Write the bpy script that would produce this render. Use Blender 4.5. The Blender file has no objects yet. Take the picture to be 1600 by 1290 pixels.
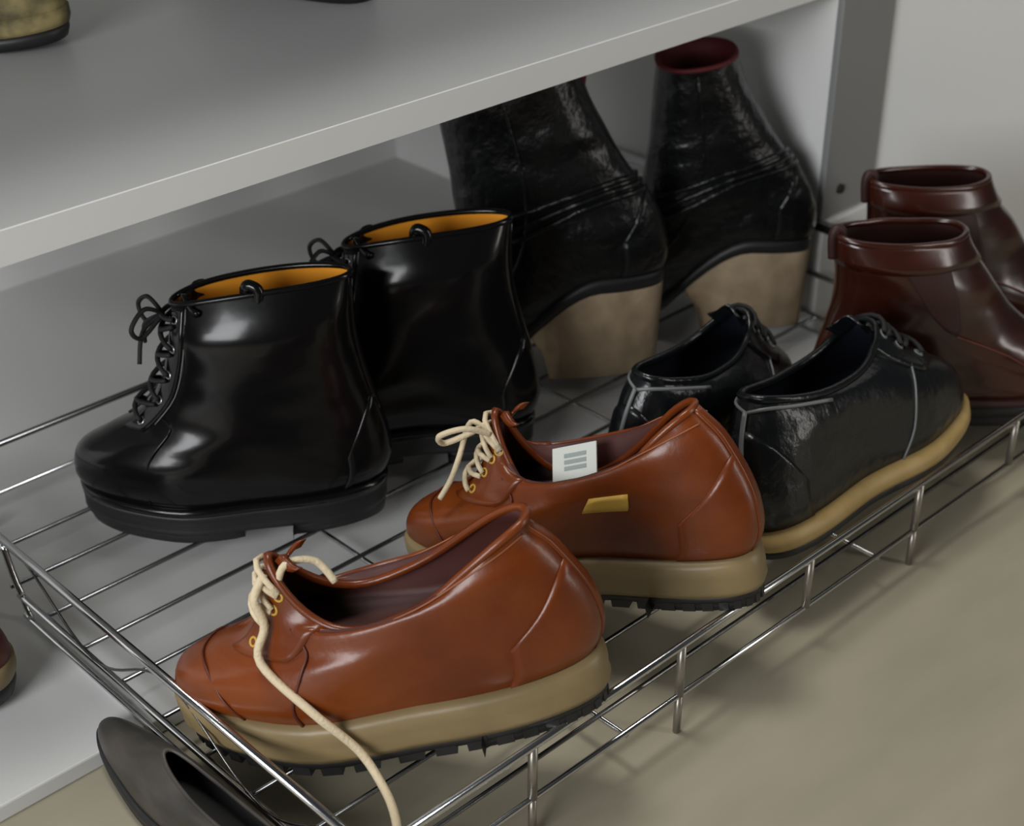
import bpy, bmesh, math, random
from mathutils import Vector, Matrix, noise
random.seed(7)
C = bpy.context.scene.collection
PI = math.pi
H = 0.72                      # camera height above the rack plane (m)
CAMZ = 1.12 * H

# ------------------------------------------------------------------ camera
cam_d = bpy.data.cameras.new('camera')
cam = bpy.data.objects.new('camera', cam_d)
C.objects.link(cam)
cam_d.sensor_fit = 'HORIZONTAL'
cam_d.sensor_width = 36.0
cam_d.lens = 36.0 * 2458.0 / 1600.0
cam_d.clip_start = 0.02
cam.location = (0, 0, CAMZ)
cam.rotation_euler = (math.radians(90 - 30.81), 0, math.radians(46.09 - 90))
cam_d.dof.use_dof = True
cam_d.dof.focus_distance = 1.13
cam_d.dof.aperture_fstop = 7.0
bpy.context.scene.camera = cam

# ------------------------------------------------------------------ light
sc = bpy.context.scene
sc.view_settings.view_transform = 'Standard'
sc.view_settings.look = 'None'
sc.view_settings.gamma = 1.0
sc.view_settings.exposure = -0.38
sc.view_settings.use_curve_mapping = False
w = bpy.data.worlds.new('room_light'); sc.world = w; w.use_nodes = True
w.node_tree.nodes['Background'].inputs[0].default_value = (0.86, 0.88, 0.90, 1)
w.node_tree.nodes['Background'].inputs[1].default_value = 0.055


def area(name, loc, target, size, size_y, power, col):
    d = bpy.data.lights.new(name, 'AREA'); d.shape = 'RECTANGLE'
    d.size = size; d.size_y = size_y; d.energy = power; d.color = col
    o = bpy.data.objects.new(name, d); C.objects.link(o)
    o.location = loc
    o.rotation_euler = (Vector(target) - Vector(loc)).to_track_quat('-Z', 'Y').to_euler()
    return o


area('window_daylight', (-1.3, 0.25, 0.95), (0.7, 1.15, 0.2), 1.0, 0.9, 44, (0.97, 0.985, 1.0))
area('room_window', (1.70, -0.95, 1.00), (0.8, 1.0, 0.15), 0.22, 1.7, 12, (1.0, 0.96, 0.90))
area('ceiling_lamp', (0.45, 1.15, 2.4), (0.7, 0.7, 0.0), 0.55, 0.55, 30, (1.0, 0.97, 0.92))


# ------------------------------------------------------------------ materials
def mat(name, col, rough=0.5, metal=0.0, coat=0.0, bump=0.0, bscale=60.0, col2=None, nscale=8.0,
        spec=0.5, stretch=None, coat_rough=0.12):
    m = bpy.data.materials.new(name); m.use_nodes = True
    nt = m.node_tree; N = nt.nodes; L = nt.links
    b = N['Principled BSDF']
    b.inputs['Base Color'].default_value = (*col, 1)
    b.inputs['Roughness'].default_value = rough
    b.inputs['Metallic'].default_value = metal
    b.inputs['Coat Weight'].default_value = coat
    b.inputs['Coat Roughness'].default_value = coat_rough
    b.inputs['Specular IOR Level'].default_value = spec
    tc = N.new('ShaderNodeTexCoord'); mp = N.new('ShaderNodeMapping')
    L.new(tc.outputs['Object'], mp.inputs['Vector'])
    if stretch:
        mp.inputs['Scale'].default_value = stretch
    if col2:
        n = N.new('ShaderNodeTexNoise'); n.inputs['Scale'].default_value = nscale
        n.inputs['Detail'].default_value = 5
        L.new(mp.outputs[0], n.inputs['Vector'])
        r = N.new('ShaderNodeValToRGB')
        r.color_ramp.elements[0].position = 0.33; r.color_ramp.elements[0].color = (*col, 1)
        r.color_ramp.elements[1].position = 0.68; r.color_ramp.elements[1].color = (*col2, 1)
        L.new(n.outputs['Fac'], r.inputs['Fac']); L.new(r.outputs['Color'], b.inputs['Base Color'])
    if bump:
        n2 = N.new('ShaderNodeTexNoise'); n2.inputs['Scale'].default_value = bscale
        n2.inputs['Detail'].default_value = 4
        L.new(mp.outputs[0], n2.inputs['Vector'])
        bp = N.new('ShaderNodeBump'); bp.inputs['Strength'].default_value = bump
        bp.inputs['Distance'].default_value = 0.004
        L.new(n2.outputs['Fac'], bp.inputs['Height'])
        L.new(bp.outputs[0], b.inputs['Normal'])
        L.new(bp.outputs[0], b.inputs['Coat Normal'])
    return m


M = dict(
    board=mat('white_board', (0.68, 0.68, 0.665), 0.5, bump=0.03, bscale=30),
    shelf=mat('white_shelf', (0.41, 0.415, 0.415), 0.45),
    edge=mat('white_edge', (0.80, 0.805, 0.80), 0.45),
    panel=mat('white_panel', (0.85, 0.85, 0.835), 0.5),
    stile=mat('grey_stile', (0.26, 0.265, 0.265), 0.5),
    wall=mat('wall_paint', (0.80, 0.81, 0.80), 0.7, bump=0.05, bscale=90),
    floor=mat('beige_floor', (0.31, 0.28, 0.205), 0.6, col2=(0.36, 0.325, 0.24), nscale=5, bump=0.08,
              bscale=25, stretch=(1, 3, 1)),
    chrome=mat('chrome_wire', (0.62, 0.63, 0.64), 0.16, metal=1.0),
    dimchrome=mat('dim_reflection_chrome', (0.20, 0.20, 0.20), 0.25, metal=1.0),  # chrome with its dark reflections put into the base colour
    dullwire=mat('dull_wire', (0.34, 0.31, 0.27), 0.35, metal=0.8),
    tan=mat('tan_leather', (0.12, 0.022, 0.003), 0.34, spec=0.4, coat=0.22, coat_rough=0.2, col2=(0.20, 0.043, 0.005), nscale=14,
            bump=0.12, bscale=70),
    tan_dark=mat('dark_tan_leather', (0.10, 0.018, 0.008), 0.45, bump=0.1, bscale=50),
    tan_lining=mat('wine_lining', (0.07, 0.018, 0.014), 0.6),
    crepe=mat('crepe_midsole', (0.21, 0.155, 0.075), 0.42, col2=(0.29, 0.21, 0.10), nscale=18, bump=0.12, bscale=60),
    rubber=mat('black_rubber', (0.012, 0.012, 0.013), 0.5),
    black=mat('black_leather', (0.004, 0.004, 0.0045), 0.2, coat=0.22, coat_rough=0.12, spec=0.25, bump=0.05, bscale=30),
    black2=mat('worn_black_leather', (0.005, 0.0055, 0.006), 0.32, spec=0.35, coat=0.25, coat_rough=0.3, bump=0.7, bscale=75),
    black3=mat('black_crease_leather', (0.005, 0.006, 0.007), 0.28, spec=0.35, coat=0.3, coat_rough=0.2, bump=0.4, bscale=70),
    orange=mat('mustard_lining', (0.85, 0.34, 0.02), 0.7, bump=0.1, bscale=90),
    red=mat('dark_red_lining', (0.10, 0.008, 0.010), 0.7),
    cork=mat('cork_heel', (0.27, 0.20, 0.125), 0.7, col2=(0.40, 0.30, 0.19), nscale=40, bump=0.25, bscale=90),
    brown=mat('oxblood_leather', (0.018, 0.004, 0.002), 0.26, coat=0.5, coat_rough=0.16, col2=(0.05, 0.009, 0.004), nscale=12,
              bump=0.1, bscale=24),
    brown_lining=mat('brown_lining', (0.03, 0.008, 0.006), 0.6),
    navy=mat('navy_lining', (0.004, 0.006, 0.013), 0.6),
    welt=mat('yellow_welt', (0.36, 0.235, 0.075), 0.5, col2=(0.46, 0.32, 0.13), nscale=40),
    lace=mat('cream_lace', (0.66, 0.55, 0.37), 0.8, bump=0.3, bscale=400),
    blacklace=mat('black_lace', (0.008, 0.008, 0.008), 0.7),
    greylace=mat('grey_lace', (0.22, 0.22, 0.22), 0.7),
    gold=mat('gold_tab', (0.55, 0.33, 0.05), 0.45),
    white=mat('white_label', (0.62, 0.64, 0.60), 0.6),
    ink=mat('grey_print', (0.30, 0.35, 0.34), 0.6),
    blueprint=mat('pale_blue_print', (0.26, 0.30, 0.36), 0.6),
    seam=mat('tan_stitch', (0.30, 0.10, 0.04), 0.6),
    greyseam=mat('grey_piping', (0.16, 0.17, 0.17), 0.4),
    zip=mat('steel_zip', (0.4, 0.4, 0.4), 0.3, metal=1.0),
    camo=mat('camouflage_fabric', (0.012, 0.014, 0.010), 0.8, col2=(0.30, 0.24, 0.10), nscale=34),
    sand=mat('sand_sole', (0.50, 0.32, 0.15), 0.7),
    taupe=mat('taupe_leather', (0.022, 0.020, 0.018), 0.5, coat=0.1, col2=(0.06, 0.052, 0.044), nscale=20, bump=0.2, bscale=30),
    dark=mat('dark_hole', (0.01, 0.01, 0.01), 0.8),
)


# ------------------------------------------------------------------ helpers
def link(name, bm, m, parent=None, smooth=True):
    me = bpy.data.meshes.new(name)
    bmesh.ops.recalc_face_normals(bm, faces=bm.faces[:])
    bm.to_mesh(me); bm.free()
    me.materials.append(m)
    for p in me.polygons:
        p.use_smooth = smooth
    o = bpy.data.objects.new(name, me); C.objects.link(o)
    if parent:
        o.parent = parent
    return o


def tag(o, label=None, cat=None, group=None, kind=None):
    if label: o['label'] = label
    if cat: o['category'] = cat
    if group: o['group'] = group
    if kind: o['kind'] = kind
    return o


def empty(name, loc, rz, label, cat, group=None):
    o = bpy.data.objects.new(name, None); C.objects.link(o)
    o.empty_display_size = 0.05
    o.location = loc; o.rotation_euler = (0, 0, rz)
    return tag(o, label, cat, group)


def add_box(bm, lo, hi, bevel=0.0):
    vs = [bm.verts.new((x, y, z)) for x in (lo[0], hi[0]) for y in (lo[1], hi[1]) for z in (lo[2], hi[2])]
    fs = [(0, 1, 3, 2), (4, 6, 7, 5), (0, 4, 5, 1), (2, 3, 7, 6), (0, 2, 6, 4), (1, 5, 7, 3)]
    faces = [bm.faces.new([vs[i] for i in f]) for f in fs]
    if bevel:
        es = list({e for f in faces for e in f.edges})
        bmesh.ops.bevel(bm, geom=es, offset=bevel, segments=2, affect='EDGES', profile=0.5)


def box(name, lo, hi, m, parent=None, bevel=0.0):
    bm = bmesh.new(); add_box(bm, lo, hi, bevel)
    return link(name, bm, m, parent, smooth=False)


def smooth_path(pts, sub=6):
    P = [Vector(p) for p in pts]
    out = []
    for i in range(len(P) - 1):
        p0 = P[max(i - 1, 0)]; p1 = P[i]; p2 = P[i + 1]; p3 = P[min(i + 2, len(P) - 1)]
        for k in range(sub):
            t = k / sub
            out.append(0.5 * ((2 * p1) + (p2 - p0) * t + (2 * p0 - 5 * p1 + 4 * p2 - p3) * t * t
                              + (3 * p1 - p0 - 3 * p2 + p3) * t ** 3))
    out.append(P[-1])
    return out


def add_tube(bm, pts, r, seg=8, closed=False, flat=1.0):
    n = len(pts); rings = []
    prev = None
    for i, p in enumerate(pts):
        a = pts[(i - 1) % n] if (i > 0 or closed) else pts[i]
        b = pts[(i + 1) % n] if (i < n - 1 or closed) else pts[i]
        t = (Vector(b) - Vector(a))
        if t.length < 1e-9: t = Vector((1, 0, 0))
        t.normalize()
        if prev is None:
            u = t.cross(Vector((0, 0, 1)))
            if u.length < 1e-3: u = t.cross(Vector((0, 1, 0)))
        else:
            u = prev - t * prev.dot(t)
            if u.length < 1e-6: u = t.cross(Vector((0, 0, 1)))
        u.normalize(); prev = u; v = t.cross(u)
        rr = r[i] if isinstance(r, (list, tuple)) else r
        rings.append([bm.verts.new(Vector(p) + (u * math.cos(2 * PI * k / seg) + v * flat * math.sin(2 * PI * k / seg)) * rr)
                      for k in range(seg)])
    m = n if closed else n - 1
    for i in range(m):
        A = rings[i]; B = rings[(i + 1) % n]
        for k in range(seg):
            bm.faces.new((A[k], A[(k + 1) % seg], B[(k + 1) % seg], B[k]))
    if not closed:
        bm.faces.new(rings[0]); bm.faces.new(rings[-1][::-1])


def tube(name, pts, r, m, parent=None, seg=8, closed=False, flat=1.0):
    bm = bmesh.new(); add_tube(bm, pts, r, seg, closed, flat)
    return link(name, bm, m, parent)


def lerp(a, b, t): return a + (b - a) * t


def sstep(a, b, x):
    t = min(1, max(0, (x - a) / (b - a))); return t * t * (3 - 2 * t)


def interp(xs, ys, x):
    for i in range(len(xs) - 1):
        if x <= xs[i + 1]:
            t = (x - xs[i]) / (xs[i + 1] - xs[i]); t = max(0, min(1, t))
            t = t * t * (3 - 2 * t)
            return lerp(ys[i], ys[i + 1], t)
    return ys[-1]


# ------------------------------------------------------------------ shoe surface
class Last:
    """The outer skin of a shoe: key rings from the sole up to the collar.
    key = (front x, front z, back x, back z, half width, squareness, foot shape 0..1, ramp, sag)"""

    def __init__(s, keys, foot=1, wr=0.0, seed=0, dip=2.0, skew=0.45):
        s.dip = dip; s.skew = skew; s.k = keys; s.foot = foot; s.wr = wr; s.seed = seed

    def key(s, v):
        K = s.k; n = len(K) - 1
        f = max(0.0, min(0.99999, v)) * n; i = int(f); t = f - i
        p0 = K[max(i - 1, 0)]; p1 = K[i]; p2 = K[i + 1]; p3 = K[min(i + 2, n)]
        return [0.5 * (2 * b + (c - a) * t + (2 * a - 5 * b + 4 * c - d) * t * t + (3 * b - a - 3 * c + d) * t ** 3)
                for a, b, c, d in zip(p0, p1, p2, p3)]

    def P(s, v, a):
        Fx, Fz, Bx, Bz, wd, n, md, ramp, sag = s.key(v)
        ca = math.cos(a); sa = math.sin(a)
        e = 2.0 / n
        lon = math.copysign(abs(ca) ** e, ca); lat = math.copysign(abs(sa) ** e, sa)
        q = (1 + lon) / 2
        M_ = interp([0, .12, .38, .68, .86, 1.0], [.86, .84, .80, 1.06, 1.0, .92], q)
        md = max(0, min(1, md))
        y = wd * lat * lerp(1.0, M_, md)
        y += s.foot * md * 0.010 * (math.sin(q * PI * 1.15) - 0.55)
        g = lerp(q, sstep(.22, .74, q), ramp)
        x = Bx + (Fx - Bx) * q
        z = Bz + (Fz - Bz) * g + sag * abs(sa) ** s.dip * (1 + s.skew * ca)
        p = Vector((x, y, z))
        if s.wr:
            d = noise.noise(Vector((x * 16 + s.seed, y * 10, z * 34))) * s.wr * sstep(0, .25, v)
            p += Vector((0.2 * d, math.copysign(d, y) if abs(y) > 0.004 else 0, 0.3 * d))
        return p

    def N(s, v, a, h=0.01):
        v0 = max(0, v - h); v1 = min(1, v + h)
        dv = s.P(v1, a) - s.P(v0, a); da = s.P(v, a + h) - s.P(v, a - h)
        n = da.cross(dv)
        if n.length < 1e-9: return Vector((0, 0, 1))
        n.normalize()
        return n

    def O(s, v, a, off):
        return s.P(v, a) + s.N(v, a) * off


def shell(last, name, m, parent, v0=0.0, v1=1.0, rows=30, seg=72, off=0.0):
    bm = bmesh.new(); R = []
    for i in range(rows + 1):
        v = lerp(v0, v1, i / rows)
        R.append([bm.verts.new(last.O(v, 2 * PI * k / seg, off) if off else last.P(v, 2 * PI * k / seg)) for k in range(seg)])
    for i in range(rows):
        for k in range(seg):
            bm.faces.new((R[i][k], R[i][(k + 1) % seg], R[i + 1][(k + 1) % seg], R[i + 1][k]))
    return link(name, bm, m, parent)


def lining(last, m, parent, vb=0.35, th=0.004, seg=56, rows=10):
    bm = bmesh.new(); R = []
    for i in range(rows + 1):
        v = lerp(1.0, vb, i / rows)
        ring = []
        c = sum((last.P(v, 2 * PI * k / 16) for k in range(16)), Vector()) / 16
        for k in range(seg):
            p = last.P(v, 2 * PI * k / seg); d = c - p; d.z = 0
            l = d.length; d = d / l if l > 1e-6 else Vector()
            ring.append(bm.verts.new(p + d * min(th * (1 if i else .3), l * .8)))
        R.append(ring)
    for i in range(rows):
        for k in range(seg):
            bm.faces.new((R[i][k], R[i][(k + 1) % seg], R[i + 1][(k + 1) % seg], R[i + 1][k]))
    bm.faces.new(R[-1])
    return link('lining', bm, m, parent)


def patch(last, name, m, parent, v0, v1, a0, a1, off=0.0012, nv=10, na=16, shape=None):
    """a panel laid on the skin; shape(ta) -> (v low, v high) fractions"""
    bm = bmesh.new(); T = []; B = []
    for j in range(na + 1):
        ta = j / na; a = lerp(a0, a1, ta)
        lo, hi = (v0, v1) if shape is None else [lerp(v0, v1, q) for q in shape(ta)]
        T.append([bm.verts.new(last.O(lerp(lo, hi, i / nv), a, off)) for i in range(nv + 1)])
        B.append([bm.verts.new(last.O(lerp(lo, hi, i / nv), a, -0.0006)) for i in range(nv + 1)])
    for j in range(na):
        for i in range(nv):
            bm.faces.new((T[j][i], T[j + 1][i], T[j + 1][i + 1], T[j][i + 1]))
    for j in range(na):
        for i in (0, nv):
            bm.faces.new((T[j][i], T[j + 1][i], B[j + 1][i], B[j][i]))
    for i in range(nv):
        for j in (0, na):
            bm.faces.new((T[j][i], T[j][i + 1], B[j][i + 1], B[j][i]))
    return link(name, bm, m, parent)


def seam(last, name, m, parent, va, r=0.0009, off=0.0009):
    pts = [last.O(v, a, off) for v, a in va]
    return tube(name, smooth_path(pts, 4), r, m, parent, seg=6)


def sole_layer(last, name, m, parent, rows, zf=None, xmax=None, xmin=None, seg=72, smooth=True):
    """rows = [(outset, z, xshift)], a closed prism round the foot print"""
    bm = bmesh.new(); R = []
    for r in rows:
        off, z = r[0], r[1]
        ring = []
        for k in range(seg):
            a = 2 * PI * k / seg
            p = last.P(0, a); q = last.P(0, a + .01) - last.P(0, a - .01)
            n = Vector((q.y, -q.x, 0)); n.normalize()
            x = p.x + n.x * off; y = p.y + n.y * off
            if xmax is not None and x > xmax - (r[2] if len(r) > 2 else 0): x = xmax - (r[2] if len(r) > 2 else 0)
            if xmin is not None and x < xmin: x = xmin
            zz = z + (zf(x) if zf else 0)
            ring.append(bm.verts.new((x, y, zz)))
        R.append(ring)
    for i in range(len(R) - 1):
        for k in range(seg):
            bm.faces.new((R[i][k], R[i][(k + 1) % seg], R[i + 1][(k + 1) % seg], R[i + 1][k]))
    bm.faces.new(R[0]); bm.faces.new(R[-1])
    o = link(name, bm, m, parent, smooth)
    return o


def lugs(last, m, parent, z0, z1, zf, step=2, seg=72, off=0.003, xr=(-1, 1), depth=0.012):
    bm = bmesh.new()
    for k in range(0, seg, step):
        a = 2 * PI * k / seg
        p = last.P(0, a); q = last.P(0, a + .01) - last.P(0, a - .01)
        n = Vector((q.y, -q.x, 0)); n.normalize(); t = Vector((q.x, q.y, 0)).normalized()
        if not xr[0] < p.x < xr[1]: continue
        w_ = (last.P(0, a + PI / seg) - last.P(0, a - PI / seg)).length * 0.52 * step / 1.6
        c0 = Vector((p.x, p.y, 0)) + n * off
        vs = []
        for zz in (z0, z1):
            for (du, dn) in ((-w_, 0), (w_, 0), (w_, -depth), (-w_, -depth)):
                v = c0 + t * du + n * dn; vs.append(bm.verts.new((v.x, v.y, zz + zf(v.x))))
        for f in ((0, 1, 2, 3), (4, 7, 6, 5), (0, 4, 5, 1), (1, 5, 6, 2), (2, 6, 7, 3), (3, 7, 4, 0)):
            bm.faces.new([vs[i] for i in f])
    return link('lug_tread', bm, m, parent, smooth=False)


def laces(last, m, parent, v0, v1, n, ang, r=0.0022, off=0.003, name='lace'):
    bm = bmesh.new()
    for i in range(n):
        v = lerp(v0, v1, i / (n - 1)); vn = lerp(v0, v1, min(n - 1, i + .8) / (n - 1))
        for sgn in (1, -1):
            pts = []
            for j in range(9):
                t = j / 8; a = lerp(-ang, ang, t) * sgn
                pts.append(last.O(lerp(v, vn, t), a, off + 0.004 * math.sin(PI * t)))
            add_tube(bm, pts, r, 6)
    return link(name, bm, m, parent)


def eyelets(last, m, parent, v0, v1, n, ang):
    for i in range(n):
        v = lerp(v0, v1, i / (n - 1))
        for sgn in (1, -1):
            c = last.O(v, ang * sgn, 0.0016); nn = last.N(v, ang * sgn)
            u = nn.cross(Vector((0, 0, 1))); u.normalize(); w_ = nn.cross(u)
            pts = [c + (u * math.cos(2 * PI * k / 10) + w_ * math.sin(2 * PI * k / 10)) * 0.0032 for k in range(10)]
            tube('eyelet', pts, 0.001, m, parent, seg=5, closed=True)


def collar(last, m, parent, r=0.0028, v=0.995):
    pts = [last.P(v, 2 * PI * k / 64) for k in range(64)]
    return tube('collar', pts, r, m, parent, seg=8, closed=True)


def tongue(last, m, parent, height, width, lean=0.3, v=0.8, thick=0.004, curl=0.0, back=0.008):
    bm = bmesh.new()
    base = last.P(v, 0)
    base = base - Vector((back, 0, 0.004)); n = 12; mrows = 8
    G = []
    for layer in (0, 1):
        g = []
        for i in range(mrows + 1):
            t = i / mrows
            row = []
            for j in range(n + 1):
                u = j / n * 2 - 1
                wd = width * (0.8 + 0.35 * t) * (1 - 0.12 * max(0, t - .8) * 5)
                x = base.x - lean * height * t + curl * t * t - 0.012 * u * u - layer * thick
                z = base.z + height * t * (1 - 0.10 * u * u) + 0.003 * math.sin(5 * u)
                row.append(bm.verts.new((x, u * wd, z)))
            g.append(row)
        G.append(g)
    for layer in (0, 1):
        g = G[layer]
        for i in range(mrows):
            for j in range(n):
                bm.faces.new((g[i][j], g[i][j + 1], g[i + 1][j + 1], g[i + 1][j]))
    a, b = G
    for i in range(mrows):
        for j in (0, n):
            bm.faces.new((a[i][j], a[i + 1][j], b[i + 1][j], b[i][j]))
    for j in range(n):
        for i in (0, mrows):
            bm.faces.new((a[i][j], a[i][j + 1], b[i][j + 1], b[i][j]))
    return link('tongue', bm, m, parent)


def toe_spring(L, amt=0.010, s=0.68):
    return lambda x: amt * max(0, (x / L - s) / (1 - s)) ** 2


# ------------------------------------------------------------------ the setting
RZ = CAMZ - H                  # rack plane
ZW = CAMZ - 1.068 * H          # the wires the shoes stand on, lower than the rim
RX0, RX1 = 0.577 * H, 1.765 * H
RY0, RY1 = 0.77 * H, 1.592 * H
BZ = CAMZ - 1.10 * H           # cabinet bottom board
PX = 1.774 * H                 # side panel
FY = 1.208 * H                 # cabinet front plane
BY = 2.155 * H                 # back wall
SZ0, SZ1 = CAMZ - 0.595 * H, CAMZ - 0.5625 * H

def struct(o): o['kind'] = 'structure'; return o

struct(box('floor', (-2.5, -2.0, -0.03), (3.6, 2.2, 0.0), M['floor']))
struct(box('trim_1', (-0.6, 1.138 * H, 0.0), (PX, BY, BZ), M['board'], bevel=0.0015))        # bottom board
struct(box('wall_back', (-0.6, BY, 0.0), (PX + .02, BY + .02, 1.6), M['panel']))
struct(box('wall_right', (PX, FY + .001, 0.0), (PX + 0.018, BY, 1.6), M['panel']))
struct(box('shade_shelf', (0.1, FY + .1, 0.86), (PX, BY, 0.88), M['shelf'], bevel=0.001))   # unseen upper shelf, added to shade the shelf top
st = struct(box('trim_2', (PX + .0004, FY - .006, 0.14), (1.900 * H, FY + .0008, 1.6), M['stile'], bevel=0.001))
struct(box('baseboard_right', (PX - .003, FY - .012, 0.0), (1.9 * H, FY + .012, 0.138), M['edge'], bevel=0.003))
dr = struct(box('door_1', (0, 0, 0.002), (0.62, 0.018, 1.6), M['wall'], bevel=0.001))   # open cabinet door
dr.location = (1.9 * H, FY, 0); dr.rotation_euler = (0, 0, math.radians(-20))
struct(box('wall_front', (1.9 * H + .01, FY + .02, 0.0), (3.4, FY + 0.05, 1.6), M['wall']))
bm = bmesh.new()
add_tube(bm, [(PX + .028, FY - .0045, .168), (PX + .028, FY - .009, .168)], 0.0052, 14)
s_ = link('screw_cap', bm, M['dark'], st)
# short steel runner along the foot of the side panel
r_ = box('drawer_runner', (PX - 0.010, FY - 0.055, 0.132), (PX - 0.0005, BY - .08, 0.142), M['chrome'], bevel=0.001)
tag(r_, 'thin steel runner along the foot of the white side panel', 'runner')

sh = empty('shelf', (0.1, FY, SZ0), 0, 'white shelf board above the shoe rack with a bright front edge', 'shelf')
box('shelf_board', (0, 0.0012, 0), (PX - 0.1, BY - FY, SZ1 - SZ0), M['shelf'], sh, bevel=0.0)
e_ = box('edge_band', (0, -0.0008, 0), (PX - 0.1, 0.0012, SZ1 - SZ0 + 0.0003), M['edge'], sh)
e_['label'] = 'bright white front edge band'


# ------------------------------------------------------------------ the wire rack
rack = empty('wire_shoe_rack', (RX0, RY0, 0), 0,
             'chrome wire shoe rack on short legs under the white shelf, carrying the pairs of shoes', 'shoe rack')
def rw(name, pts, r=0.0021, m=None, parent=rack, seg=8, smooth=True):
    pts = [Vector(p) - Vector((RX0, RY0, 0)) for p in pts]
    return tube(name, pts, r, m or M['chrome'], parent, seg)

LOW = CAMZ - 1.071 * H
LOW2 = CAMZ - 1.097 * H
top = RZ - 0.002
for (nm, y) in (('back_rail', RY1), ('front_rail', RY0)):
    rw(nm, [(RX0, y, top - .002), (RX1, y, top - .002)], 0.0030, M['dimchrome'] if y > 1 else None)
for x in (RX0, RX1):
    rw('side_rail', [(x, RY0, top - .002), (x, RY1, top - .002)], 0.0035)
    rw('lower_side_rail', smooth_path([(x, RY0 + .002, LOW), (x, 1.33 * H, LOW), (x, 1.385 * H, LOW + .004), (x, 1.41 * H, top - .006)], 5), 0.0030)
    rw('lower_side_rail', smooth_path([(x, RY0 + .002, LOW2), (x, 1.33 * H, LOW2), (x, 1.37 * H, LOW2 + .004), (x, 1.385 * H, LOW)], 5), 0.0024)
rw('lower_front_rail', [(RX0, RY0, LOW), (RX1, RY0, LOW)], 0.0022)
rw('lower_back_rail', [(RX0, RY1, LOW), (RX1, RY1, LOW)], 0.0022)
ys = [1.485 - 0.0755 * k for k in range(10)]
for y in ys:
    yy = y * H
    pts = [Vector((lerp(RX0, RX1, i / 3), yy, ZW - .0022)) for i in range(4)]
    rw('shelf_wire', pts, 0.0020, M['dimchrome'], seg=6)
for x in (0.768, 0.978, 1.19, 1.40, 1.61):
    rw('front_strut', [(x * H, RY0, top - .002), (x * H, RY0, LOW)], 0.0034, M['dullwire'])
for x, y in ((0.768, RY0), (0.978, RY0), (1.40, RY0), (0.62, RY1 - .02), (1.7, RY1 - .02)):
    rw('leg', [(x * H, y, LOW), (x * H, y, 0.0005 if y < .9 else BZ + .0005)], 0.0030, M['dullwire'])
for x in (0.90, 1.33):
    rw('cross_brace', [(x * H, RY0, ZW - .0062), (x * H, RY1, ZW - .0062)], 0.0020)
pts = []
for i in range(41):   # the wavy wire that ties the two side rails
    t = i / 40
    pts.append((RX0 - .001, lerp(RY0 + .01, 1.38 * H, t), (top + LOW) / 2 + (top - LOW) / 2 * .9 * math.cos(t * PI * 4)))
rw('wavy_wire', pts, 0.0011, M['dimchrome'], seg=6)


# ------------------------------------------------------------------ shoes
def place(name, x, y, z, deg, label, cat, group, pitch=0.0, scale=(1, 1, 1), roll=0.0):
    t = empty(name, (x * H, y * H, z), 0, label, cat, group)
    t.rotation_euler = (math.radians(roll), math.radians(pitch), math.radians(deg)); t.scale = scale
    return t

HEELZ = RZ + .0045            # heel resting on the front rim, toe on the wires

TAN = [(.286, .040, .010, .042, .042, 2.3, 1, 0, 0),
       (.291, .053, .001, .058, .046, 2.3, 1, 0, 0),
       (.283, .070, .000, .078, .046, 2.25, .9, 0, 0),
       (.258, .080, .004, .098, .044, 2.2, .7, 0, 0),
       (.232, .091, .012, .118, .041, 2.1, .4, 0, -.004),
       (.214, .112, .021, .136, .037, 2.1, .2, 0, -.010),
       (.204, .133, .031, .148, .033, 2.1, .1, 0, -.028),
       (.197, .153, .039, .160, .027, 2.2, 0, 0, -.038)]


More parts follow.
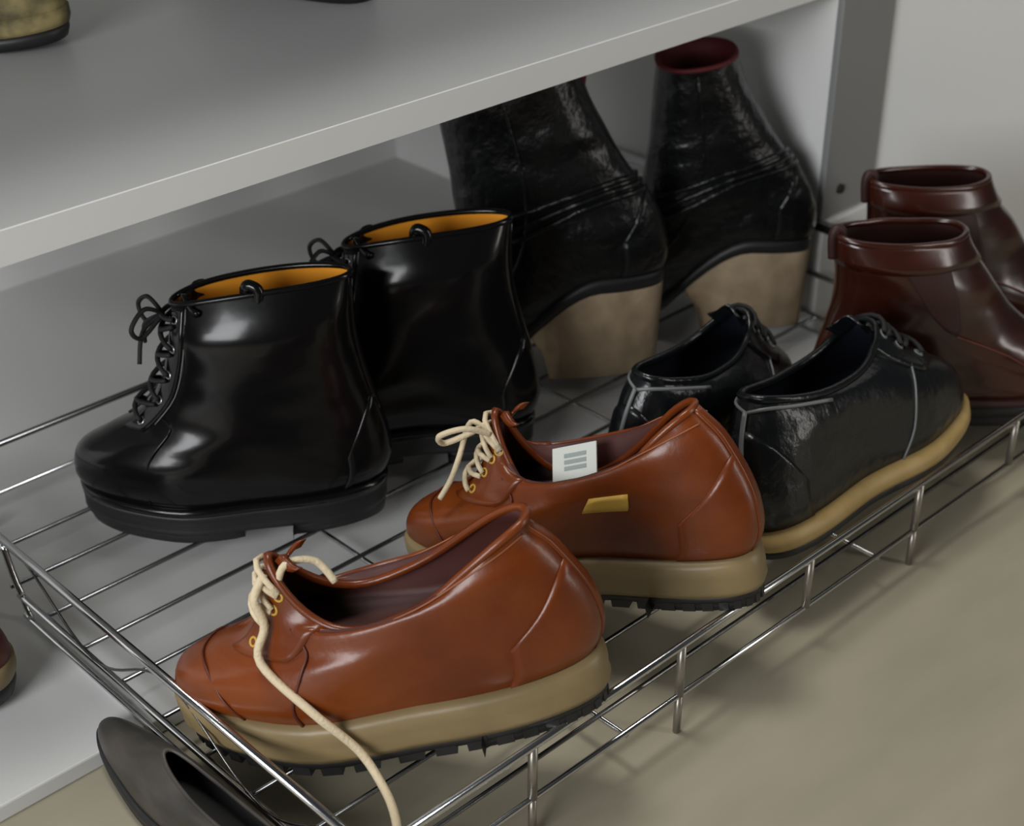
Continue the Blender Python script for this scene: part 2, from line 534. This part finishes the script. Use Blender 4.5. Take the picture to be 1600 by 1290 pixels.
def tan_shoe(x, y, deg, foot, label, rear=False):
    t = place('derby_shoe', x, y, HEELZ, deg, label, 'shoe', 'tan leather shoes with cream soles', 12.0, (1.05 if not rear else 1.0, 1, 1))
    K = TAN[:-1] + [(.197, .152, .039 if rear else .030, .157, .027, 2.2, 0, 0, -.062 if rear else -.044)]
    L = Last(K, foot, 0.0016, 3 + foot, 1.6, .9)
    shell(L, 'upper', M['tan'], t, rows=36, seg=84)
    lining(L, M['tan_lining'], t)
    collar(L, M['tan'], t, 0.0030)
    zf = toe_spring(.29, .008)
    ms = sole_layer(L, 'midsole', M['crepe'], t,
                    [(.000, .012), (.006, .013), (.0085, .019), (.0075, .024), (.0085, .030), (.0080, .039), (.0055, .0430), (.000, .0435)], zf)
    sole_layer(L, 'outsole', M['rubber'], t, [(.001, .0060), (.004, .0065), (.004, .013), (0, .0135)], zf)
    lugs(L, M['rubber'], t, .0005, .0075, zf, 2, 84, .004)
    sole_layer(L, 'heel', M['rubber'], t, [(.000, .0), (.003, .0005), (.004, .011), (.0, .0125)], None, xmax=.085)
    # heel counter, back strip, quarter seams
    patch(L, 'heel_counter', M['tan'], t, 0.02, 0.60, PI - .95, PI + .95, .0013, 12, 28,
          lambda u: (0, 1 - .55 * abs(2 * u - 1) ** 2.2))
    patch(L, 'back_strip', M['tan'], t, .02, .97, PI - .12, PI + .12, .0020, 18, 4)
    for s in (1, -1):
        seam(L, 'quarter_seam', M['tan_dark'], t, [(.03, s * 1.28), (.2, s * 1.26), (.42, s * 1.18), (.60, s * 1.0), (.74, s * .72)], .0011)
        seam(L, 'collar_stitch', M['seam'], t, [(.86, s * a) for a in (.55, .9, 1.3, 1.7, 2.1, 2.5, 2.9)], .0006)
        patch(L, 'eyelet_facing', M['tan'], t, .52, .985, s * .22, s * .95, .0016, 12, 10)
    seam(L, 'toe_seam', M['tan_dark'], t, [(.05, -.95), (.2, -.85), (.36, -.5), (.40, 0), (.36, .5), (.2, .85), (.05, .95)], .0009)
    eyelets(L, M['gold'], t, .60, .92, 4, .42)
    tongue(L, M['tan'], t, .005, .012, 1.0, .97, back=.004)
    if rear:
        laces(L, M['lace'], t, .58, .95, 4, .42)
        # loose bow of the lace on top of the tongue
        a = L.O(.95, .25, .006)
        bow = [a, a + Vector((.012, .014, .012)), a + Vector((.030, .022, .010)), a + Vector((.034, .012, -.002)),
               a + Vector((.016, .004, .002)), a + Vector((.004, -.006, .006))]
        tube('lace_bow', smooth_path(bow, 6), .0024, M['lace'], t)
        b2 = [a, a + Vector((.016, -.004, .008)), a + Vector((.024, .012, -.014)), a + Vector((.032, .018, -.030)), a + Vector((.042, .024, -.044))]
        tube('lace_end', smooth_path(b2, 6), .0022, M['lace'], t)
        c = L.P(.97, 2.2)
        lb = bmesh.new()
        add_box(lb, (-.020, -.0006, -.013), (.020, .0006, .013))
        # size label sewn inside the collar
        p0 = L.P(.95, -.95)
        o = link('size_label', lb, M['white'], t, False)
        o.location = (.142, -.004, .106); o.rotation_euler = (math.radians(42), math.radians(14), math.radians(-4))
        o['label'] = 'white label inside the opening'
        lb = bmesh.new()
        for i in range(3): add_box(lb, (-.011, .0005, .004 - i * .005), (.009, .0011, .007 - i * .005))
        link('print', lb, M['ink'], o, False)
        g = patch(L, 'gold_tab', M['gold'], t, .40, .54, 1.62, 1.88, .0022, 3, 5)
        g['label'] = 'small gold side tab'
    else:
        laces(L, M['lace'], t, .70, .95, 3, .42)
        a = L.P(.93, .35)
        tube('lace_end', smooth_path([a, a + Vector((-.010, -.004, .016)), a + Vector((-.026, -.012, .010)),
                                      a + Vector((-.036, -.008, -.006))], 5), .0026, M['lace'], t)
        ll = [L.O(.95, .18, .004), L.O(.90, .34, .007) + Vector((.008, .002, 0)), L.O(.72, .50, .008), L.O(.47, .86, .006),
              L.O(.20, 1.36, .006), L.O(.02, 1.50, .013) + Vector((0, .003, -.008))]
        e = ll[-1]
        ll += [e + Vector((-.012, .012, -.020)), e + Vector((-.022, .034, -.026)), e + Vector((-.030, .066, -.026)), e + Vector((-.036, .10, -.040))]
        tube('long_lace', smooth_path(ll, 6), .0029, M['lace'], t)['label'] = 'long cream lace hanging over the side'
    return t


tan_shoe(.866, .754, 132, 1, 'tan brown leather shoe nearest the front corner, long cream lace trailing over its side')
tan_shoe(1.100, .752, 114, -1, 'tan brown leather shoe with small gold side tab and white inner label, behind its twin', True)

DOC = [(.250, .036, .006, .036, .043, 2.4, 1, 0, 0),
       (.258, .050, -.002, .055, .046, 2.4, 1, 0, 0),
       (.254, .072, -.001, .078, .046, 2.3, .9, 0, 0),
       (.232, .088, .004, .100, .044, 2.2, .6, 0, 0),
       (.206, .104, .010, .122, .041, 2.1, .3, 0, 0),
       (.184, .128, .016, .146, .041, 2.1, .1, 0, 0),
       (.172, .158, .021, .174, .042, 2.1, 0, 0, 0),
       (.166, .188, .023, .204, .039, 2.2, 0, 0, 0),
       (.162, .212, .022, .234, .022, 2.2, 0, 0, .004)]


def doc_boot(x, y, deg, foot, label, foot_side=1.5):
    t = place('ankle_boot', x, y, ZW, deg, label, 'boot', 'black ankle boots with mustard lining', 0, (1.02, .96, .97))
    L = Last(DOC, foot, 0.0014, 9 + foot)
    shell(L, 'upper', M['black'], t, rows=40, seg=84)
    lining(L, M['orange'], t, .45, .005)
    collar(L, M['black'], t, .0026)
    zf = toe_spring(.29, .010)
    sole_layer(L, 'welt', M['black'], t, [(0, .030), (.005, .0305), (.0055, .0355), (.002, .0375), (0, .0375)], zf)
    sole_layer(L, 'outsole', M['rubber'], t,
               [(0, .010), (.003, .0105), (.004, .015), (.0025, .017), (.004, .019), (.0025, .021), (.004, .023), (.0025, .025), (.0045, .027), (.0045, .030), (0, .0305)], zf)
    sole_layer(L, 'heel', M['rubber'], t, [(0, 0), (.002, .0005), (.003, .012), (0, .0125)], None, xmax=.08)
    sole_layer(L, 'forefoot_tread', M['rubber'], t, [(-.004, 0.0005), (-.001, .001), (.002, .0125), (0, .013)], zf, xmin=.12)
    patch(L, 'heel_counter', M['black'], t, .02, .50, PI - .8, PI + .8, .0013, 12, 24, lambda u: (0, 1 - .6 * abs(2 * u - 1) ** 2.5))
    patch(L, 'back_strip', M['black'], t, .4, .97, PI - .16, PI + .16, .0020, 16, 5)
    for s in (1, -1):
        patch(L, 'eyelet_facing', M['black'], t, .47, .985, s * .24, s * .62, .0016, 18, 6)
        seam(L, 'side_seam', M['black'], t, [(.05, s * 1.1), (.3, s * 1.05), (.5, s * .9), (.56, s * .6)], .0010)
        seam(L, 'stitch_line', M['greyseam'], t, [(.52, s * .66), (.65, s * .66), (.8, s * .66), (.97, s * .66)], .0005)
    eyelets(L, M['zip'], t, .52, .93, 5, .42)
    laces(L, M['blacklace'], t, .52, .93, 5, .42, .0022, .003)
    tongue(L, M['black'], t, .014, .024, .05, .97)
    # pull loop at the side of the shaft
    b = L.P(1, foot_side)
    pts = [b + Vector((-.002, 0, -.022)), b + Vector((-.006, 0, .0)), b + Vector((-.001, -.002, .006)), b + Vector((.004, -.004, .004)), b + Vector((.004, -.006, -.015))]
    tube('pull_loop', smooth_path(pts, 5), .0048, M['black'], t, seg=8)
    # bow on the front
    a = L.O(.93, 0, .006)
    bm = bmesh.new()
    for s in (1, -1):
        add_tube(bm, smooth_path([a, a + Vector((.012, s * .012, .010)), a + Vector((.022, s * .024, -.002)), a + Vector((.016, s * .016, -.014)), a], 6), .002, 6)
        add_tube(bm, smooth_path([a, a + Vector((.016, s * .008, -.012)), a + Vector((.020, s * .020, -.036))], 6), .0018, 6)
    link('lace_bow', bm, M['blacklace'], t)
    return t


doc_boot(.985, 1.235, 141, 1, 'polished black ankle boot with mustard lining, leftmost boot on the rack')
doc_boot(1.215, 1.22, 141, -1, 'polished black ankle boot with mustard lining, its shaft between its twin and the cork-heeled boots')

WEDGE = [(.238, .014, .008, .094, .033, 2.3, 1, 1, 0),
         (.244, .026, .004, .108, .037, 2.3, 1, 1, 0),
         (.236, .042, .006, .128, .038, 2.2, .9, .9, 0),
         (.214, .062, .014, .148, .037, 2.1, .6, .6, 0),
         (.192, .096, .026, .168, .035, 2.1, .3, .3, 0),
         (.186, .136, .042, .190, .034, 2.1, .1, 0, 0),
         (.190, .178, .058, .216, .036, 2.1, 0, 0, 0),
         (.198, .224, .074, .246, .038, 2.2, 0, 0, 0),
         (.206, .268, .086, .276, .040, 2.3, 0, 0, 0)]


def wedge_boot(x, y, deg, foot, label, hang=False):
    t = place('heeled_boot', x, y, ZW, deg, label, 'boot', 'black heeled boots with cork block heels', 0, (1.12, 1.12, 1.05 if hang else 1.14))
    K = WEDGE[:4] + [(k[0] - (.052 * (i + 1) / 5 if hang else 0),) + k[1:] for i, k in enumerate(WEDGE[4:])]
    L = Last(K, foot, 0.0058, 20 + foot)
    shell(L, 'upper', M['black2'], t, rows=44, seg=84)
    lining(L, M['red'], t, .6, .004)
    collar(L, M['red'] if hang else M['black2'], t, .0024)
    def base(x_): return L.P(0, 0).z * 0
    def zf(x_):
        q = max(0, min(1, (x_ - .008) / .23)); return lerp(.094, .014, sstep(.22, .74, q))
    sole_layer(L, 'sole', M['rubber'], t, [(0, -.012), (.002, -.0118), (.003, -.002), (0, .001)], zf)
    # the cork block heel, its top following the arch
    bm = bmesh.new(); R = []; seg = 60
    for (off, f, xm) in ((-.002, 0.0, .100), (-.0005, .02, .102), (.001, .5, .108), (.0025, .97, .118), (.0015, 1.0, .118)):
        ring = []
        for k in range(seg):
            a = 2 * PI * k / seg
            p = L.P(0, a); q = L.P(0, a + .01) - L.P(0, a - .01)
            n = Vector((q.y, -q.x, 0)).normalized()
            x_ = min(p.x + n.x * off, xm); y_ = p.y + n.y * off
            ring.append(bm.verts.new((x_, y_, (zf(x_) - .011) * f)))
        R.append(ring)
    for i in range(len(R) - 1):
        for k in range(seg):
            bm.faces.new((R[i][k], R[i][(k + 1) % seg], R[i + 1][(k + 1) % seg], R[i + 1][k]))
    bm.faces.new(R[0]); bm.faces.new(R[-1])
    o = link('block_heel', bm, M['cork'], t); o['label'] = 'tan cork block heel'
    patch(L, 'heel_counter', M['black2'], t, .02, .50, PI - .85, PI + .85, .0013, 12, 24, lambda u: (0, 1 - .5 * abs(2 * u - 1) ** 2.5))
    for s in (1, -1):
        seam(L, 'side_seam', M['black2'], t, [(.04, s * 1.15), (.3, s * 1.2), (.5, s * 1.35), (.7, s * 1.5), (.97, s * 1.55)], .0014)
    bm = bmesh.new()
    for i in range(3):   # wrap straps round the ankle
        v = .50 + .035 * i
        add_tube(bm, [L.O(v + .05 * math.sin(a_ * 2 * PI / 40) , 2 * PI * a_ / 40, .0004) for a_ in range(40)], .0028, 6, True)
    link('ankle_crease', bm, M['black2'], t)
    if not hang:
        b = L.P(1, PI)
        pts = [b + Vector((-.002, 0, -.030)), b + Vector((-.005, 0, -.010)), b + Vector((-.003, 0, .004)), b + Vector((.003, 0, .002)), b + Vector((.004, 0, -.01))]
        o = tube('pull_tab', smooth_path(pts, 5), .0045, M['red'], t, seg=8); o['label'] = 'dark red pull tab'
    return t


wedge_boot(1.485, 1.235, 133, 1, 'black cork-heeled boot standing nearer the mustard-lined boots, top under the shelf edge')
wedge_boot(1.745, 1.185, 133, -1, 'black cork-heeled boot nearer the white side panel, dark red rim showing', True)

OX = [(.283, .030, .008, .032, .043, 2.4, 1, 0, 0),
      (.288, .042, .000, .046, .046, 2.4, 1, 0, 0),
      (.280, .062, .000, .064, .046, 2.3, .9, 0, 0),
      (.254, .078, .004, .082, .044, 2.2, .7, 0, 0),
      (.224, .092, .009, .096, .040, 2.1, .4, 0, -.002),
      (.200, .108, .017, .108, .034, 2.1, .2, 0, -.008),
      (.186, .122, .026, .118, .025, 2.2, .0, 0, -.016)]


def oxford(x, y, deg, foot, label, name='oxford_shoe', z=RZ, group='black lace-up shoes with yellow welts', um='black3',
           lm='navy', wm='welt', detail=True, sc_=(1, 1, 1), pitch=0, roll=0):
    t = place(name, x, y, z, deg, label, 'shoe', group, pitch, sc_, roll)
    dz = .013 if detail else 0.0
    L = Last([(k[0], k[1] - dz, k[2], k[3] - dz) + k[4:] for k in OX], foot, 0.0022, 40 + foot)
    shell(L, 'upper', M[um], t, rows=32, seg=80)
    lining(L, M[lm], t, .4, .004)
    collar(L, M[um], t, .0030)
    zf = toe_spring(.29, .009)
    if detail:
        sole_layer(L, 'welt', M[wm], t, [(0, .0055), (.0060, .0060), (.0080, .0095), (.0075, .0165), (.001, .0200), (0, .0200)], zf)
        sole_layer(L, 'outsole', M['rubber'], t, [(0, .0), (.004, .0005), (.005, .0055), (0, .0060)], zf)
    else:
        sole_layer(L, 'welt', M[wm], t, [(0, .0145), (.0060, .0150), (.0072, .0205), (.0065, .0310), (.001, .0335), (0, .0335)], zf)
        sole_layer(L, 'outsole', M['rubber'], t, [(0, .0), (.003, .0005), (.005, .008), (.005, .0145), (0, .0150)], zf)
    if not detail: return t
    patch(L, 'heel_counter', M[um], t, .02, .72, PI - .85, PI + .85, .0014, 12, 24, lambda u: (0, 1 - .6 * abs(2 * u - 1) ** 2.0))
    seam(L, 'back_seam', M['greyseam'], t, [(.03, PI), (.3, PI), (.6, PI), (.86, PI)], .0020, .0022)
    for s in (1, -1):
        seam(L, 'collar_piping', M['greyseam'], t, [(.86, PI), (.90, PI - s * .35), (.90, PI - s * .8), (.84, PI - s * 1.3)], .0013)
        seam(L, 'quarter_seam', M['greyseam'], t, [(.03, s * 1.5), (.25, s * 1.42), (.5, s * 1.2), (.66, s * .8)], .0009)
        patch(L, 'eyelet_facing', M[um], t, .55, .98, s * .24, s * .85, .0016, 10, 8)
    eyelets(L, M['greyseam'], t, .62, .92, 3, .45)
    laces(L, M['blacklace'], t, .60, .93, 3, .45, .0022)
    tongue(L, M[um], t, .010, .018, 1.2, .97, back=.002)
    bm = bmesh.new()   # printed insole
    add_box(bm, (.030, -.021, .0), (.088, .021, .0012), .0003)
    v = L.P(.4, PI).z
    o = link('insole_print', bm, M['blueprint'], t, False); o.location = (0, 0, L.k[2][3] - .006)
    return t


oxford(1.175, .842, 3, 1, 'black leather lace-up shoe with yellow sole edge lying along the front rail', z=ZW + .022,
       roll=-13, sc_=(1.04, 1.12, 1.24))
oxford(1.150, 1.012, 5, -1, 'black leather lace-up shoe with pale print inside, between its twin and the cork heels', z=ZW + .002, sc_=(.89, 1.0, 1.30))


CHEL = [(.283, .028, .006, .028, .041, 2.4, 1, 0, 0),
        (.290, .042, -.002, .046, .045, 2.4, 1, 0, 0),
        (.284, .060, -.002, .070, .045, 2.3, .9, 0, 0),
        (.255, .072, .003, .092, .043, 2.2, .6, 0, 0),
        (.218, .088, .009, .112, .040, 2.1, .3, 0, 0),
        (.184, .116, .014, .134, .039, 2.1, .1, 0, 0),
        (.160, .148, .014, .156, .040, 2.1, 0, 0, 0),
        (.140, .172, .012, .176, .036, 2.2, 0, 0, 0),
        (.130, .192, .010, .196, .027, 2.3, 0, 0, -.003)]


def brown_boot(x, y, deg, foot, label):
    t = place('brown_boot', x, y, ZW, deg, label, 'boot', 'glossy dark brown boots')
    L = Last(CHEL, foot, 0.0036, 60 + foot)
    shell(L, 'upper', M['brown'], t, rows=40, seg=84)
    lining(L, M['brown_lining'], t, .5, .004)
    collar(L, M['brown'], t, .0030)
    zf = toe_spring(.29, .008)
    sole_layer(L, 'welt', M['brown_lining'], t, [(0, .023), (.005, .0235), (.0055, .028), (.001, .0300), (0, .030)], zf)
    sole_layer(L, 'outsole', M['rubber'], t, [(0, .012), (.003, .0125), (.004, .0228), (0, .0232)], zf)
    sole_layer(L, 'heel', M['rubber'], t, [(0, 0), (.002, .0005), (.003, .0145), (0, .015)], None, xmax=.075)
    sole_layer(L, 'forefoot_tread', M['rubber'], t, [(-.004, 0.0005), (-.001, .001), (.002, .0135), (0, .014)], zf, xmin=.12)
    for s in (1, -1):
        patch(L, 'side_gusset', M['brown_lining'], t, .52, .99, s * 1.15, s * 1.85, .0012, 14, 10,
              lambda u: (.9 * abs(2 * u - 1) ** 1.6, 1))
        seam(L, 'side_seam', M['tan_dark'], t, [(.04, s * 1.2), (.3, s * 1.25), (.52, s * 1.5)], .0010)
    b = patch(L, 'top_band', M['brown'], t, .84, .995, 0, 2 * PI, .0022, 4, 60)
    b0 = L.P(1, PI)
    pts = [b0 + Vector((-.002, 0, -.022)), b0 + Vector((-.004, 0, -.004)), b0 + Vector((-.002, 0, .005)), b0 + Vector((.004, 0, .003)), b0 + Vector((.005, 0, -.01))]
    tube('pull_loop', smooth_path(pts, 5), .0045, M['brown_lining'], t, seg=8)
    return t


brown_boot(1.495, 1.00, -32, 1, 'glossy dark brown boot, nearer one of its pair, behind the black lace-up shoes')
brown_boot(1.67, 1.075, -32, -1, 'glossy dark brown boot, farther one of its pair, beside the white wall')

# shoes half out of the picture
oxford(.541, .79, 91, 1, 'taupe leather shoe on the floor beside the left end of the rack', 'slip_on_shoe', 0.0,
       'shoes on the floor beside the rack', 'taupe', 'dark', 'rubber', False, (.93, .46, .5))
oxford(.215, 1.545, -42, 1, 'brown shoe with olive welt at the left edge, left of the rack', 'walking_shoe', BZ,
       'shoes on the floor beside the rack', 'tan_dark', 'tan_lining', 'crepe', False)
oxford(.60, 1.93, -47, 1, 'camouflage fabric shoe with sand coloured trim on top of the shelf', 'camouflage_shoe', SZ1 + .0003,
       'shoes on the shelf', 'camo', 'sand', 'camo', False, (1, 1, .8))
oxford(1.205, 1.515, 90, 1, 'black shoe on the shelf at the top edge of the picture', 'black_shoe', SZ1 + .0003,
       'shoes on the shelf', 'black', 'dark', 'rubber', False)
